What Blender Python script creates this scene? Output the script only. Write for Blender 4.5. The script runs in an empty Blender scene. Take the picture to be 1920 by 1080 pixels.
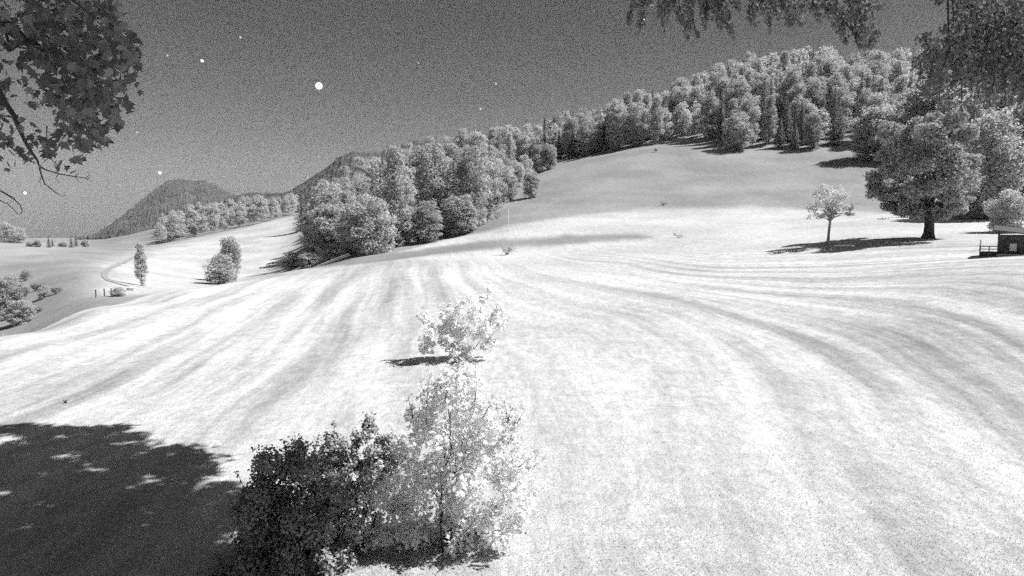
import bpy, math, random
import numpy as np
from mathutils import Vector

# ------------------------------------------------------------------ camera, sky, moon, exposure
SC = bpy.context.scene
COL = SC.collection
F = 1144.0                       # focal length in photo pixels (1920 wide)
PITCH = math.radians(4.75)
CAMZ = 7.0
cam_d = bpy.data.cameras.new('camera')
cam_d.sensor_width = 36.0
cam_d.lens = 36.0 * F / 1920.0
cam_d.clip_start = 0.1
cam_d.clip_end = 30000.0
cam = bpy.data.objects.new('camera', cam_d)
COL.objects.link(cam)
cam.location = (0, 0, CAMZ)
cam.rotation_euler = (math.pi / 2 - PITCH, 0, 0)
SC.camera = cam

MOON_EL = math.radians(52)
MOON_AZ = math.radians(88)       # clockwise from +Y (the viewing direction)
L = np.array([math.sin(MOON_AZ) * math.cos(MOON_EL), math.cos(MOON_AZ) * math.cos(MOON_EL), math.sin(MOON_EL)])

world = bpy.data.worlds.new('World')
SC.world = world
world.use_nodes = True
wn, wl = world.node_tree.nodes, world.node_tree.links
wn.clear()
w_out = wn.new('ShaderNodeOutputWorld')
w_bg = wn.new('ShaderNodeBackground')
w_sky = wn.new('ShaderNodeTexSky')
w_sky.sky_type = 'NISHITA'
w_sky.sun_disc = False
w_sky.sun_elevation = MOON_EL
w_sky.sun_rotation = MOON_AZ
w_bw = wn.new('ShaderNodeRGBToBW')
w_geo = wn.new('ShaderNodeTexCoord')
w_sep = wn.new('ShaderNodeSeparateXYZ')
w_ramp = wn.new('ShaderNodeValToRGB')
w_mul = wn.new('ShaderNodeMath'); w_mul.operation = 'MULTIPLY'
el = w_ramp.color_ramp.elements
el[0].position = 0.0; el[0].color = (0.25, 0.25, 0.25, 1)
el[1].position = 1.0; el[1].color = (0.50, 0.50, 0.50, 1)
for p_, c_ in ((0.08, .27), (0.16, .21), (0.28, .135), (0.42, .09), (0.55, .22), (0.72, .42)):  # upper stops brightened above the frame as added ambient fill
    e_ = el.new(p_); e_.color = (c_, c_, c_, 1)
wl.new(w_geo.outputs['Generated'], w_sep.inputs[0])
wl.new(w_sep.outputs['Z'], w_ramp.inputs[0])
wl.new(w_sky.outputs[0], w_bw.inputs[0])
wl.new(w_bw.outputs[0], w_mul.inputs[0])
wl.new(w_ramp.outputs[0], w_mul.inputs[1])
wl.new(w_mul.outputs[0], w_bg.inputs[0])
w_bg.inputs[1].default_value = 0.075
wl.new(w_bg.outputs[0], w_out.inputs[0])

sun_d = bpy.data.lights.new('moonlight', 'SUN')
sun_d.energy = 4.2
sun_d.angle = math.radians(0.5)
sun_d.color = (1, 1, 1)
sun = bpy.data.objects.new('moonlight', sun_d)
COL.objects.link(sun)
sun.rotation_euler = Vector(tuple(L)).to_track_quat('Z', 'Y').to_euler()

SC.view_settings.view_transform = 'Standard'
SC.view_settings.look = 'None'
SC.view_settings.gamma = 1.0
SC.view_settings.exposure = 1.1
SC.cycles.use_denoising = False
SC.cycles.use_adaptive_sampling = True
SC.cycles.adaptive_threshold = 1.0
SC.cycles.adaptive_min_samples = 32
SC.cycles.max_bounces = 8
SC.cycles.diffuse_bounces = 6
SC.cycles.transmission_bounces = 6
SC.cycles.transparent_max_bounces = 4
SC.cycles.volume_bounces = 0

# ------------------------------------------------------------------ pixel <-> world helpers
CP, SP = math.cos(PITCH), math.sin(PITCH)

def ray(u, v):
    cx, cy = (u - 960.0) / F, (540.0 - v) / F
    return np.array([cx, CP + cy * SP, -SP + cy * CP])

def P(u, v, y):
    r = ray(u, v)
    return r / r[1] * y + np.array([0, 0, CAMZ])

def project(p):
    p = np.asarray(p, float)
    x, y, z = p[..., 0], p[..., 1], p[..., 2] - CAMZ
    dep = np.maximum(y * CP - z * SP, 1e-3)
    up = y * SP + z * CP
    return 960 + F * x / dep, 540 - F * up / dep

def tan_el(u, v):
    r = ray(u, v)
    return r[2] / math.hypot(r[0], r[1])

# ------------------------------------------------------------------ terrain
# each column: picture column u, then (distance, ('v', ground row) or ('z', height above the near meadow))
def v_(x): return ('v', x)
def z_(x): return ('z', x)
TC = {
 -350: [(45, z_(0)), (50, z_(-.3)), (70, z_(-4)), (110, z_(-10)), (170, z_(-10)), (230, z_(-6)), (300, z_(-1.5)), (400, z_(2.5)), (600, z_(-1)), (1000, z_(-3))],
 0: [(35, z_(0)), (50, v_(606)), (70, z_(-4)), (110, z_(-10)), (170, z_(-9)), (230, v_(510)), (300, v_(476)), (400, v_(458)), (600, z_(-1)), (1000, z_(-3))],
 150: [(40, z_(0)), (65, v_(562)), (85, z_(-2.5)), (130, z_(-5)), (200, v_(502)), (260, v_(478)), (350, v_(466)), (600, z_(-2)), (1000, z_(-3))],
 300: [(45, z_(0)), (80, v_(540)), (105, z_(-1.9)), (160, z_(-6)), (250, v_(512)), (330, v_(478)), (400, v_(460)), (500, v_(463)), (650, v_(440)), (850, v_(425)), (1200, z_(8))],
 450: [(45, z_(0)), (95, v_(523)), (125, z_(-2)), (190, z_(-8)), (260, v_(517)), (330, v_(478)), (400, v_(445)), (460, v_(429)), (560, v_(426)), (700, v_(404)), (900, v_(402)), (1300, z_(12))],
 560: [(45, z_(0)), (110, v_(500)), (135, z_(-1)), (200, z_(-5)), (280, v_(492)), (350, v_(452)), (430, v_(420)), (500, v_(401)), (600, v_(400)), (760, v_(392)), (1300, z_(20))],
 650: [(45, z_(0)), (120, v_(489)), (150, v_(480)), (200, v_(445)), (260, v_(408)), (330, v_(392)), (420, v_(388)), (700, z_(20))],
 740: [(45, z_(0)), (95, v_(490)), (130, v_(472)), (180, v_(440)), (260, v_(390)), (350, v_(360)), (450, v_(345)), (700, z_(38))],
 860: [(45, z_(.2)), (80, v_(503)), (120, v_(460)), (150, v_(446)), (200, v_(415)), (280, v_(358)), (380, v_(308)), (470, v_(292)), (800, z_(60))],
 950: [(40, z_(.2)), (55, v_(573)), (80, v_(510)), (110, v_(462)), (135, v_(430)), (170, v_(402)), (220, v_(372)), (300, v_(332)), (400, v_(300)), (480, v_(290)), (800, z_(65))],
 1050: [(40, z_(.3)), (55, v_(570)), (80, v_(508)), (110, v_(458)), (140, v_(420)), (170, v_(400)), (230, v_(345)), (270, v_(309)), (330, v_(294)), (420, v_(284)), (700, z_(60))],
 1200: [(40, z_(.4)), (55, v_(567)), (80, v_(503)), (110, v_(455)), (140, v_(415)), (165, v_(396)), (220, v_(338)), (280, v_(278)), (340, v_(256)), (420, v_(244)), (700, z_(75))],
 1350: [(40, z_(.5)), (55, v_(562)), (80, v_(497)), (110, v_(452)), (140, v_(412)), (165, v_(394)), (220, v_(336)), (280, v_(276)), (340, v_(222)), (430, v_(180)), (700, z_(120))],
 1500: [(35, z_(.4)), (55, v_(550)), (83, v_(478)), (110, v_(440)), (140, v_(410)), (165, v_(396)), (220, v_(338)), (280, v_(277)), (340, v_(212)), (430, v_(152)), (700, z_(140))],
 1650: [(35, z_(.6)), (55, v_(535)), (70, v_(490)), (92, v_(447)), (120, v_(422)), (150, v_(402)), (210, v_(345)), (275, v_(282)), (340, v_(218)), (430, v_(155)), (700, z_(140))],
 1800: [(35, z_(.8)), (55, v_(518)), (70, v_(482)), (92, v_(447)), (120, v_(428)), (160, v_(405)), (210, v_(355)), (275, v_(300)), (340, v_(245)), (430, v_(185)), (700, z_(130))],
 1950: [(35, z_(1.0)), (55, v_(505)), (63, v_(485)), (92, v_(445)), (120, v_(428)), (160, v_(405)), (210, v_(360)), (275, v_(305)), (340, v_(250)), (430, v_(190)), (700, z_(130))],
 2400: [(35, z_(1.5)), (63, z_(5)), (92, z_(8)), (160, z_(14)), (275, z_(40)), (430, z_(90)), (700, z_(120))],
}
AZ_MIN, AZ_MAX, NAZ = math.radians(-62), math.radians(62), 621
ND = 460
LD0, LD1 = math.log(2.0), math.log(7000.0)
ld_grid = np.linspace(LD0, LD1, ND)
d_grid = np.exp(ld_grid)
cols, az_c = [], []
for u in sorted(TC):
    ks = [(2.0, 0.0), (25.0, 0.0)]
    for d, (k, val) in TC[u]:
        z = val if k == 'z' else CAMZ + d * tan_el(u, val)
        ks.append((d, z))
    ks.append((7000.0, 0.0 if ks[-1][1] < 30 else 30.0))
    cols.append(np.interp(d_grid, [k[0] for k in ks], [k[1] for k in ks]))
    az_c.append(math.atan2((u - 960) / F, 1.0))
cols = np.array(cols)
az_grid = np.linspace(AZ_MIN, AZ_MAX, NAZ)
ZT = np.empty((NAZ, ND))
for j in range(ND):
    ZT[:, j] = np.interp(az_grid, az_c, cols[:, j])

def gsm(a, s, axis):
    r = int(3 * s) + 1
    k = np.exp(-0.5 * (np.arange(-r, r + 1) / s) ** 2); k /= k.sum()
    pad = [(0, 0), (0, 0)]; pad[axis] = (r, r)
    b = np.pad(a, pad, mode='edge')
    return np.apply_along_axis(lambda m: np.convolve(m, k, 'valid'), axis, b)
ZT = gsm(ZT, 7.0, 0)
ZT = gsm(ZT, 3.0, 1)
AZG, DG = np.meshgrid(az_grid, d_grid, indexing='ij')
XG, YG = np.sin(AZG) * DG, np.cos(AZG) * DG
und = (np.sin(XG * .11 + YG * .05) + np.sin(YG * .083 - XG * .03 + 1) + .6 * np.sin(XG * .27 - YG * .21 + 2) + .4 * np.sin(YG * .4 + XG * .33))
ZT += und * .09 * np.clip((DG - 15) / 40, 0, 1) * (1 + np.clip(DG / 300, 0, 2))

def ground(x, y):
    x = np.asarray(x, float); y = np.asarray(y, float)
    d = np.maximum(np.hypot(x, y), 2.01)
    a = np.clip(np.arctan2(x, y), AZ_MIN, AZ_MAX - 1e-6)
    fa = (a - AZ_MIN) / (AZ_MAX - AZ_MIN) * (NAZ - 1)
    fd = (np.log(np.minimum(d, 6990.0)) - LD0) / (LD1 - LD0) * (ND - 1)
    i = np.clip(fa.astype(int), 0, NAZ - 2); j = np.clip(fd.astype(int), 0, ND - 2)
    s, t = fa - i, fd - j
    return (ZT[i, j] * (1 - s) * (1 - t) + ZT[i + 1, j] * s * (1 - t) + ZT[i, j + 1] * (1 - s) * t + ZT[i + 1, j + 1] * s * t)

def hit(u, v, dmin=4.0):
    """where the picture ray first meets the ground"""
    r = ray(u, v); r = r / math.hypot(r[0], r[1])
    d = np.exp(np.linspace(math.log(dmin), math.log(6000), 3000))
    diff = CAMZ + r[2] * d - ground(r[0] * d, r[1] * d)
    k = np.nonzero(diff < 0)[0]
    if len(k) == 0:
        return None
    dd = d[k[0]]
    return np.array([r[0] * dd, r[1] * dd, float(ground(r[0] * dd, r[1] * dd))])

def inpoly(u, v, poly):
    u = np.asarray(u, float); v = np.asarray(v, float)
    res = np.zeros(u.shape, bool)
    n = len(poly)
    for i in range(n):
        x1, y1 = poly[i]; x2, y2 = poly[(i + 1) % n]
        if y1 == y2: continue
        c = ((y1 > v) != (y2 > v)) & (u < (x2 - x1) * (v - y1) / (y2 - y1) + x1)
        res ^= c
    return res

# ------------------------------------------------------------------ mesh helpers
def mesh_np(name, verts, faces, smooth=False):
    """faces: (n,k) int array"""
    me = bpy.data.meshes.new(name)
    verts = np.ascontiguousarray(verts, dtype=np.float32); faces = np.ascontiguousarray(faces, dtype=np.int32)
    me.vertices.add(len(verts)); me.vertices.foreach_set('co', verts.ravel())
    n, k = faces.shape
    me.loops.add(n * k); me.loops.foreach_set('vertex_index', faces.ravel())
    me.polygons.add(n)
    me.polygons.foreach_set('loop_start', np.arange(0, n * k, k, dtype=np.int32))
    me.update(calc_edges=True)
    if smooth:
        me.polygons.foreach_set('use_smooth', np.ones(n, bool))
    return me

def link(name, me, mat=None, parent=None, loc=None):
    o = bpy.data.objects.new(name, me)
    COL.objects.link(o)
    if mat is not None and not me.materials:
        me.materials.append(mat)
    if parent is not None:
        o.parent = parent
    if loc is not None:
        o.location = tuple(float(c) for c in loc)
    return o

def thing(name, label, cat, loc=(0, 0, 0), group=None):
    o = bpy.data.objects.new(name, None)
    COL.objects.link(o)
    o.location = tuple(float(c) for c in loc)
    o['label'] = label; o['category'] = cat
    if group: o['group'] = group
    return o

def tag(o, label=None, cat=None, group=None, kind=None):
    if label: o['label'] = label
    if cat: o['category'] = cat
    if group: o['group'] = group
    if kind: o['kind'] = kind
    return o

class TubeSet:
    """tapered tubes merged into one mesh"""
    def __init__(s): s.v = []; s.f = []; s.n = 0
    def tube(s, pts, radii, k=7):
        pts = np.asarray(pts, float)
        m = len(pts)
        tg = np.gradient(pts, axis=0)
        tg /= np.linalg.norm(tg, axis=1)[:, None] + 1e-9
        ref = np.array([0.31, 0.95, 0.05]) if abs(tg[0][2]) > .8 else np.array([0, 0, 1.0])
        ang = np.arange(k) / k * 2 * math.pi
        for i in range(m):
            a = np.cross(tg[i], ref); a /= np.linalg.norm(a) + 1e-9
            b = np.cross(tg[i], a)
            s.v.append(pts[i] + radii[i] * (np.cos(ang)[:, None] * a + np.sin(ang)[:, None] * b))
        for i in range(m - 1):
            for j in range(k):
                s.f.append((s.n + i * k + j, s.n + i * k + (j + 1) % k, s.n + (i + 1) * k + (j + 1) % k, s.n + (i + 1) * k + j))
        s.n += m * k
    def mesh(s, name):
        return mesh_np(name, np.concatenate(s.v), np.array(s.f), True)

def bez(a, b, sag, rng, n=7, wob=0.04):
    a, b = np.asarray(a, float), np.asarray(b, float)
    t = np.linspace(0, 1, n)[:, None]
    p = a * (1 - t) + b * t
    p[:, 2] += sag * np.sin(t[:, 0] * math.pi)
    ln = np.linalg.norm(b - a)
    w = rng.normal(0, wob * ln, (n, 3)); w[0] = 0; w[-1] = 0
    return p + w * 0.6

RH = np.array([(0, -.5, 0), (.33, -.02, .08), (0, .5, 0), (-.33, .02, .08)])
MAPLE = np.array([(0, -.42, 0), (.16, -.36, .02), (.44, -.2, .05), (.26, -.06, .0), (.5, .16, .04), (.2, .16, .0), (.14, .3, 0), (0, .56, -.04),
                  (-.14, .3, 0), (-.2, .16, .0), (-.5, .16, .04), (-.26, -.06, .0), (-.44, -.2, .05), (-.16, -.36, .02)])
NEED = np.array([(-.06, -.5, 0), (.1, -.2, .02), (.05, .5, 0), (-.1, .15, .02)])

def leaves_mesh(name, c, nrm, size, tmpl, rng, tang=None):
    n = len(c); k = len(tmpl)
    nrm = nrm / (np.linalg.norm(nrm, axis=1)[:, None] + 1e-9)
    if tang is None: tang = rng.normal(size=(n, 3))
    t = tang - (tang * nrm).sum(1)[:, None] * nrm
    t /= np.linalg.norm(t, axis=1)[:, None] + 1e-9
    b = np.cross(nrm, t)
    T = tmpl[None] * size[:, None, None]
    v = c[:, None] + T[..., 0:1] * b[:, None] + T[..., 1:2] * t[:, None] + T[..., 2:3] * nrm[:, None]
    return mesh_np(name, v.reshape(-1, 3), np.arange(n * k).reshape(n, k))

def clump_leaves(centers, radii, per_m2, size, rng, flat=.78, outw=.6, up=.35, maxper=900, fill=.5):
    C, N = [], []
    for c, r in zip(centers, radii):
        n = int(min(maxper, max(12, per_m2 * 4 * r * r)))
        d = rng.normal(size=(n, 3)); d /= np.linalg.norm(d, axis=1)[:, None]
        rr = r * (fill + (1 - fill) * rng.random(n) ** .5) * (1 + .22 * np.sin(5 * d[:, 0] + c[0] * 9) * np.sin(4 * d[:, 1] + c[1] * 7) + .12 * rng.normal(size=n))
        p = d * rr[:, None]; p[:, 2] *= flat
        C.append(c + p)
        N.append(d * outw + rng.normal(size=(n, 3)) * .55 + np.array([0, 0, up]))
    C = np.concatenate(C); N = np.concatenate(N)
    return C, N, size * (0.65 + .7 * rng.random(len(C)))

# ------------------------------------------------------------------ materials (the photograph is a monochrome night exposure: all greys)
def new_mat(name):
    m = bpy.data.materials.new(name); m.use_nodes = True
    m.node_tree.nodes.clear()
    return m, m.node_tree.nodes, m.node_tree.links

def leaf_mat(name, lo, hi, trans=.3, gloss=.0, patch=1.0):
    m, n, l = new_mat(name)
    out = n.new('ShaderNodeOutputMaterial')
    geo = n.new('ShaderNodeNewGeometry'); oi = n.new('ShaderNodeObjectInfo')
    tc = n.new('ShaderNodeTexCoord')
    noi = n.new('ShaderNodeTexNoise'); noi.inputs['Scale'].default_value = patch
    l.new(tc.outputs['Object'], noi.inputs['Vector'])
    a = n.new('ShaderNodeMath'); a.operation = 'MULTIPLY_ADD'; a.inputs[1].default_value = .45
    b = n.new('ShaderNodeMath'); b.operation = 'MULTIPLY_ADD'; b.inputs[1].default_value = .35
    c = n.new('ShaderNodeMath'); c.operation = 'MULTIPLY'; c.inputs[1].default_value = .35
    l.new(noi.outputs[0], c.inputs[0])
    l.new(oi.outputs['Random'], b.inputs[0]); l.new(c.outputs[0], b.inputs[2])
    l.new(geo.outputs['Random Per Island'], a.inputs[0]); l.new(b.outputs[0], a.inputs[2])
    mr = n.new('ShaderNodeMapRange'); mr.inputs[1].default_value = .15; mr.inputs[2].default_value = .95
    mr.inputs[3].default_value = lo; mr.inputs[4].default_value = hi
    l.new(a.outputs[0], mr.inputs[0])
    d = n.new('ShaderNodeBsdfDiffuse'); t = n.new('ShaderNodeBsdfTranslucent')
    l.new(mr.outputs[0], d.inputs[0]); l.new(mr.outputs[0], t.inputs[0])
    mx = n.new('ShaderNodeMixShader'); mx.inputs[0].default_value = trans
    l.new(d.outputs[0], mx.inputs[1]); l.new(t.outputs[0], mx.inputs[2])
    last = mx
    if gloss > 0:
        g = n.new('ShaderNodeBsdfGlossy'); g.inputs['Roughness'].default_value = .45; g.inputs[0].default_value = (.8, .8, .8, 1)
        m2 = n.new('ShaderNodeMixShader'); m2.inputs[0].default_value = gloss
        l.new(mx.outputs[0], m2.inputs[1]); l.new(g.outputs[0], m2.inputs[2]); last = m2
    l.new(last.outputs[0], out.inputs[0])
    return m

def rough_mat(name, lo, hi, scale=4.0, stretch=(1, 1, 1), bump=.3, rough=.85, coord='Object'):
    m, n, l = new_mat(name)
    out = n.new('ShaderNodeOutputMaterial'); bs = n.new('ShaderNodeBsdfPrincipled')
    tc = n.new('ShaderNodeTexCoord'); mp = n.new('ShaderNodeMapping'); mp.inputs['Scale'].default_value = stretch
    noi = n.new('ShaderNodeTexNoise'); noi.inputs['Scale'].default_value = scale; noi.inputs['Detail'].default_value = 6
    mr = n.new('ShaderNodeMapRange'); mr.inputs[1].default_value = .3; mr.inputs[2].default_value = .7
    mr.inputs[3].default_value = lo; mr.inputs[4].default_value = hi
    bp = n.new('ShaderNodeBump'); bp.inputs['Strength'].default_value = bump; bp.inputs['Distance'].default_value = .05
    l.new(tc.outputs[coord], mp.inputs[0]); l.new(mp.outputs[0], noi.inputs['Vector']); l.new(noi.outputs[0], mr.inputs[0])
    l.new(mr.outputs[0], bs.inputs['Base Color']); l.new(noi.outputs[0], bp.inputs['Height']); l.new(bp.outputs[0], bs.inputs['Normal'])
    bs.inputs['Roughness'].default_value = rough; bs.inputs['Specular IOR Level'].default_value = .15
    l.new(bs.outputs[0], out.inputs[0])
    return m

M_BARK = rough_mat('bark', .035, .11, 3.0, (1, 1, .2), .8)
M_BARK_PALE = rough_mat('pale_bark', .25, .4, 3.0, (1, 1, .25), .6)
M_WOOD = rough_mat('weathered_wood', .04, .14, 3.0, (1, 8, 1), .4)
M_ROOF = rough_mat('roof_shingle', .05, .11, 6.0, (1, 4, 1), .5)
M_PALE = rough_mat('pale_paint', .6, .8, 8.0, (1, 1, 1), .1)
M_LEAF_WOOD = leaf_mat('forest_leaves', .34, .64, .5, 0, .25)
M_LEAF_SPRUCE = leaf_mat('spruce_needles', .15, .34, .35, 0, .4)
M_LEAF_WHITE = leaf_mat('white_leaves', .75, .97, .5, 0, 1.2)
M_LEAF_PALE = leaf_mat('pale_leaves', .4, .75, .5, 0, 1.2)
M_LEAF_FAR = leaf_mat('far_wood_leaves', .10, .26, .4, 0, .25)
M_LEAF_LINDEN = leaf_mat('linden_leaves', .22, .58, .3, 0, .3)
M_LEAF_BUSH = leaf_mat('pale_bush_leaves', .75, .98, .6, .0, 1.2)
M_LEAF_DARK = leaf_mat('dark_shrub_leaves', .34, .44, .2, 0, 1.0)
M_LEAF_MAPLE = leaf_mat('maple_leaves', .12, .4, .2, .0, 1.0)
M_LEAF_OVER = leaf_mat('overhanging_leaves', .12, .3, .3, 0, 1.0)

# ground material: attributes mown (0..1, low also for painted swale shading) and swath (mowing-line coordinate)
m, n, l = new_mat('meadow_grass')
out = n.new('ShaderNodeOutputMaterial'); bs = n.new('ShaderNodeBsdfDiffuse')
at1 = n.new('ShaderNodeAttribute'); at1.attribute_name = 'mown'
at2 = n.new('ShaderNodeAttribute'); at2.attribute_name = 'swath'
at3 = n.new('ShaderNodeAttribute'); at3.attribute_name = 'stripe'
tc = n.new('ShaderNodeTexCoord'); sx = n.new('ShaderNodeSeparateXYZ'); l.new(tc.outputs['Object'], sx.inputs[0])
def M2(op, a, b=None, c=None):
    x = n.new('ShaderNodeMath'); x.operation = op
    for i, s in enumerate((a, b, c)):
        if s is None: continue
        if isinstance(s, (int, float)): x.inputs[i].default_value = s
        else: l.new(s, x.inputs[i])
    return x.outputs[0]
def NZ(vec, scale, detail=3, rough=.5):
    x = n.new('ShaderNodeTexNoise'); x.inputs['Scale'].default_value = scale; x.inputs['Detail'].default_value = detail
    x.inputs['Roughness'].default_value = rough
    l.new(vec, x.inputs['Vector']); return x.outputs[0]
def VEC(a, b, c=0.0):
    x = n.new('ShaderNodeCombineXYZ')
    for i, s in enumerate((a, b, c)):
        if isinstance(s, (int, float)): x.inputs[i].default_value = s
        else: l.new(s, x.inputs[i])
    return x.outputs[0]
warp = NZ(tc.outputs['Object'], .05, 2)
sw = M2('ADD', at2.outputs['Fac'], M2('MULTIPLY', M2('SUBTRACT', warp, .5), 3.0))
st1 = NZ(VEC(M2('MULTIPLY', sw, .44), M2('MULTIPLY', sx.outputs['Y'], .022)), 1.0, 3, .55)
st2 = NZ(VEC(M2('MULTIPLY', sw, 1.3), M2('MULTIPLY', sx.outputs['Y'], .07), 5.0), 1.0, 3, .6)
big = NZ(tc.outputs['Object'], .05, 3)
med = NZ(tc.outputs['Object'], .8, 5, .7)
fin = NZ(tc.outputs['Object'], 9.0, 6, .8)
def RNG(x, a, b, c, d):
    r = n.new('ShaderNodeMapRange'); r.inputs[1].default_value = a; r.inputs[2].default_value = b; r.inputs[3].default_value = c; r.inputs[4].default_value = d
    l.new(x, r.inputs[0]); return r.outputs[0]
stripes = RNG(st1, .37, .63, -.12, .08)
alb = M2('ADD', M2('ADD', .395, M2('MULTIPLY', stripes, at3.outputs['Fac'])), RNG(st2, .3, .7, -.035, .035))
alb = M2('ADD', alb, RNG(big, .35, .65, -.05, .05))
alb = M2('MULTIPLY', alb, RNG(at1.outputs['Fac'], 0, 1, .42, 1.0))
alb = M2('MULTIPLY', alb, RNG(med, .3, .7, .86, 1.14))
alb = M2('MULTIPLY', alb, RNG(NZ(tc.outputs['Object'], 2.6, 5, .8), .3, .7, .82, 1.18))
alb = M2('MULTIPLY', alb, RNG(NZ(VEC(M2('MULTIPLY', sx.outputs['X'], 3.2), M2('MULTIPLY', sx.outputs['Y'], .55)), 1.0, 5, .85), .3, .7, .78, 1.22))
alb = M2('MULTIPLY', alb, RNG(fin, .3, .7, .78, 1.22))
l.new(alb, bs.inputs[0])
bp = n.new('ShaderNodeBump'); bp.inputs['Strength'].default_value = .5; bp.inputs['Distance'].default_value = .06
l.new(fin, bp.inputs['Height']); l.new(bp.outputs[0], bs.inputs['Normal'])
l.new(bs.outputs[0], out.inputs[0])
M_GRASS = m

# ------------------------------------------------------------------ ground sheet (360 degrees round the camera, to beyond the horizon)
azs = np.concatenate([az_grid, np.linspace(AZ_MAX, 2 * math.pi + AZ_MIN, 60)[1:-1]])
na = len(azs)
Z = np.empty((na, ND))
Z[:NAZ] = ZT
zb0, zb1 = ZT[-1], ZT[0]
for i in range(NAZ, na):
    t = (i - NAZ + 1) / (na - NAZ + 1)
    # away from the sides, ease to a quiet plain behind the camera
    s = t * t * (3 - 2 * t)
    flat = math.sin(math.pi * t) ** .5
    Z[i] = (zb0 * (1 - s) + zb1 * s) * (1 - flat)
A2, D2 = np.meshgrid(azs, d_grid, indexing='ij')
GX, GY = np.sin(A2) * D2, np.cos(A2) * D2
gv = np.stack([GX, GY, Z], -1).reshape(-1, 3)
gv = np.concatenate([gv, [[0, 0, 0]]])
idx = np.arange(na * ND).reshape(na, ND)
nx = np.roll(idx, -1, axis=0)
q = np.stack([idx[:, :-1], idx[:, 1:], nx[:, 1:], nx[:, :-1]], -1).reshape(-1, 4)
me = mesh_np('ground', gv, q, True)
# fill the hole under the camera
import bmesh
bm = bmesh.new(); bm.from_mesh(me); bm.verts.ensure_lookup_table()
cvert = bm.verts[len(gv) - 1]
for i in range(na):
    bm.faces.new((cvert, bm.verts[int(idx[i, 0])], bm.verts[int(nx[i, 0])]))
bm.normal_update()
bm.to_mesh(me); bm.free()
GU, GVv = project(np.stack([GX, GY, Z], -1))
TOPB = [(560, 503), (620, 492), (700, 485), (760, 470), (850, 446), (900, 436), (950, 424), (1050, 408), (1200, 393), (1400, 388), (1640, 398), (1800, 412), (2600, 412)]
vtop = np.interp(GU, [a for a, b in TOPB], [b for a, b in TOPB])
front = np.cos(A2) > .3
mown = np.where((GVv > vtop) & (GU > 560) & (D2 < 210), 1.0, .25)
mown = np.where((GU <= 562) & (D2 < 150), 1.0, mown)
# the far valley floor on the left is unmown and dull, the slope right of it pale
left = (GU <= 565) & (D2 >= 95)
pale = inpoly(GU, GVv, [(190, 500), (300, 462), (440, 430), (562, 400), (572, 505), (400, 540), (180, 560)])
mown = np.where(left, np.where(pale & (D2 < 520), .95, .22), mown)
mown = np.where(left & (GVv > 455) & (GVv < 484) & (GU < 120), .45, mown)
swale_shade = inpoly(GU, GVv, [(560, 505), (640, 489), (760, 472), (900, 451), (1060, 441), (1190, 438), (1235, 446), (1100, 456), (950, 464), (800, 480), (660, 497)]) & (D2 > 60) & (D2 < 210)
mown = np.where(swale_shade, .12, mown)  # unmown strip plus swale shading, painted in as darker grass
mown = np.where(left, gsm(gsm(mown, 5, 0), 4, 1), gsm(gsm(mown, 1.2, 0), 1.0, 1))
wsw = np.clip((GX + 6) / 18, 0, 1); wsw = wsw * wsw * (3 - 2 * wsw)
kk = .010 + .0009 * np.clip(GX - 15, 0, 50)
yy_ = np.clip(GY, 0, 100)
swath = GX + (1 - wsw) * .16 * GY + wsw * kk * (yy_ - 38) ** 2
for nm, arr in (('mown', mown), ('swath', swath), ('stripe', mown * np.clip((112 - D2) / 40, .12, 1) * np.clip(.35 + .65 * np.abs(GX - 2) / 13, 0, 1))):
    at = me.attributes.new(nm, 'FLOAT', 'POINT')
    at.data.foreach_set('value', np.concatenate([arr.ravel(), [arr[0, 0] if nm == 'mown' else 0.0]]).astype(np.float32))
g_o = link('ground', me, M_GRASS)
tag(g_o, 'mown moonlit meadow rising to a duller hillside', None, None, 'structure')

# ------------------------------------------------------------------ mountains behind
M_MTN = rough_mat('wooded_mountain', .025, .08, .012, (1, 1, 1), 1.0)
M_MTN.node_tree.nodes['Bump'].inputs['Distance'].default_value = 14.0
def add_patch_noise(mat, scale, a, b):
    nn, ll = mat.node_tree.nodes, mat.node_tree.links
    bs = nn['Principled BSDF']; src = bs.inputs['Base Color'].links[0].from_socket
    tc = nn['Texture Coordinate']; no = nn.new('ShaderNodeTexNoise'); no.inputs['Scale'].default_value = scale; no.inputs['Detail'].default_value = 8
    no.inputs['Roughness'].default_value = .75
    mr = nn.new('ShaderNodeMapRange'); mr.inputs[1].default_value = .35; mr.inputs[2].default_value = .65; mr.inputs[3].default_value = a; mr.inputs[4].default_value = b
    ml = nn.new('ShaderNodeMath'); ml.operation = 'MULTIPLY'
    ll.new(tc.outputs['Object'], no.inputs['Vector']); ll.new(no.outputs[0], mr.inputs[0]); ll.new(mr.outputs[0], ml.inputs[0]); ll.new(src, ml.inputs[1]); ll.new(ml.outputs[0], bs.inputs['Base Color'])
add_patch_noise(M_MTN, .04, .6, 1.4)

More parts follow.
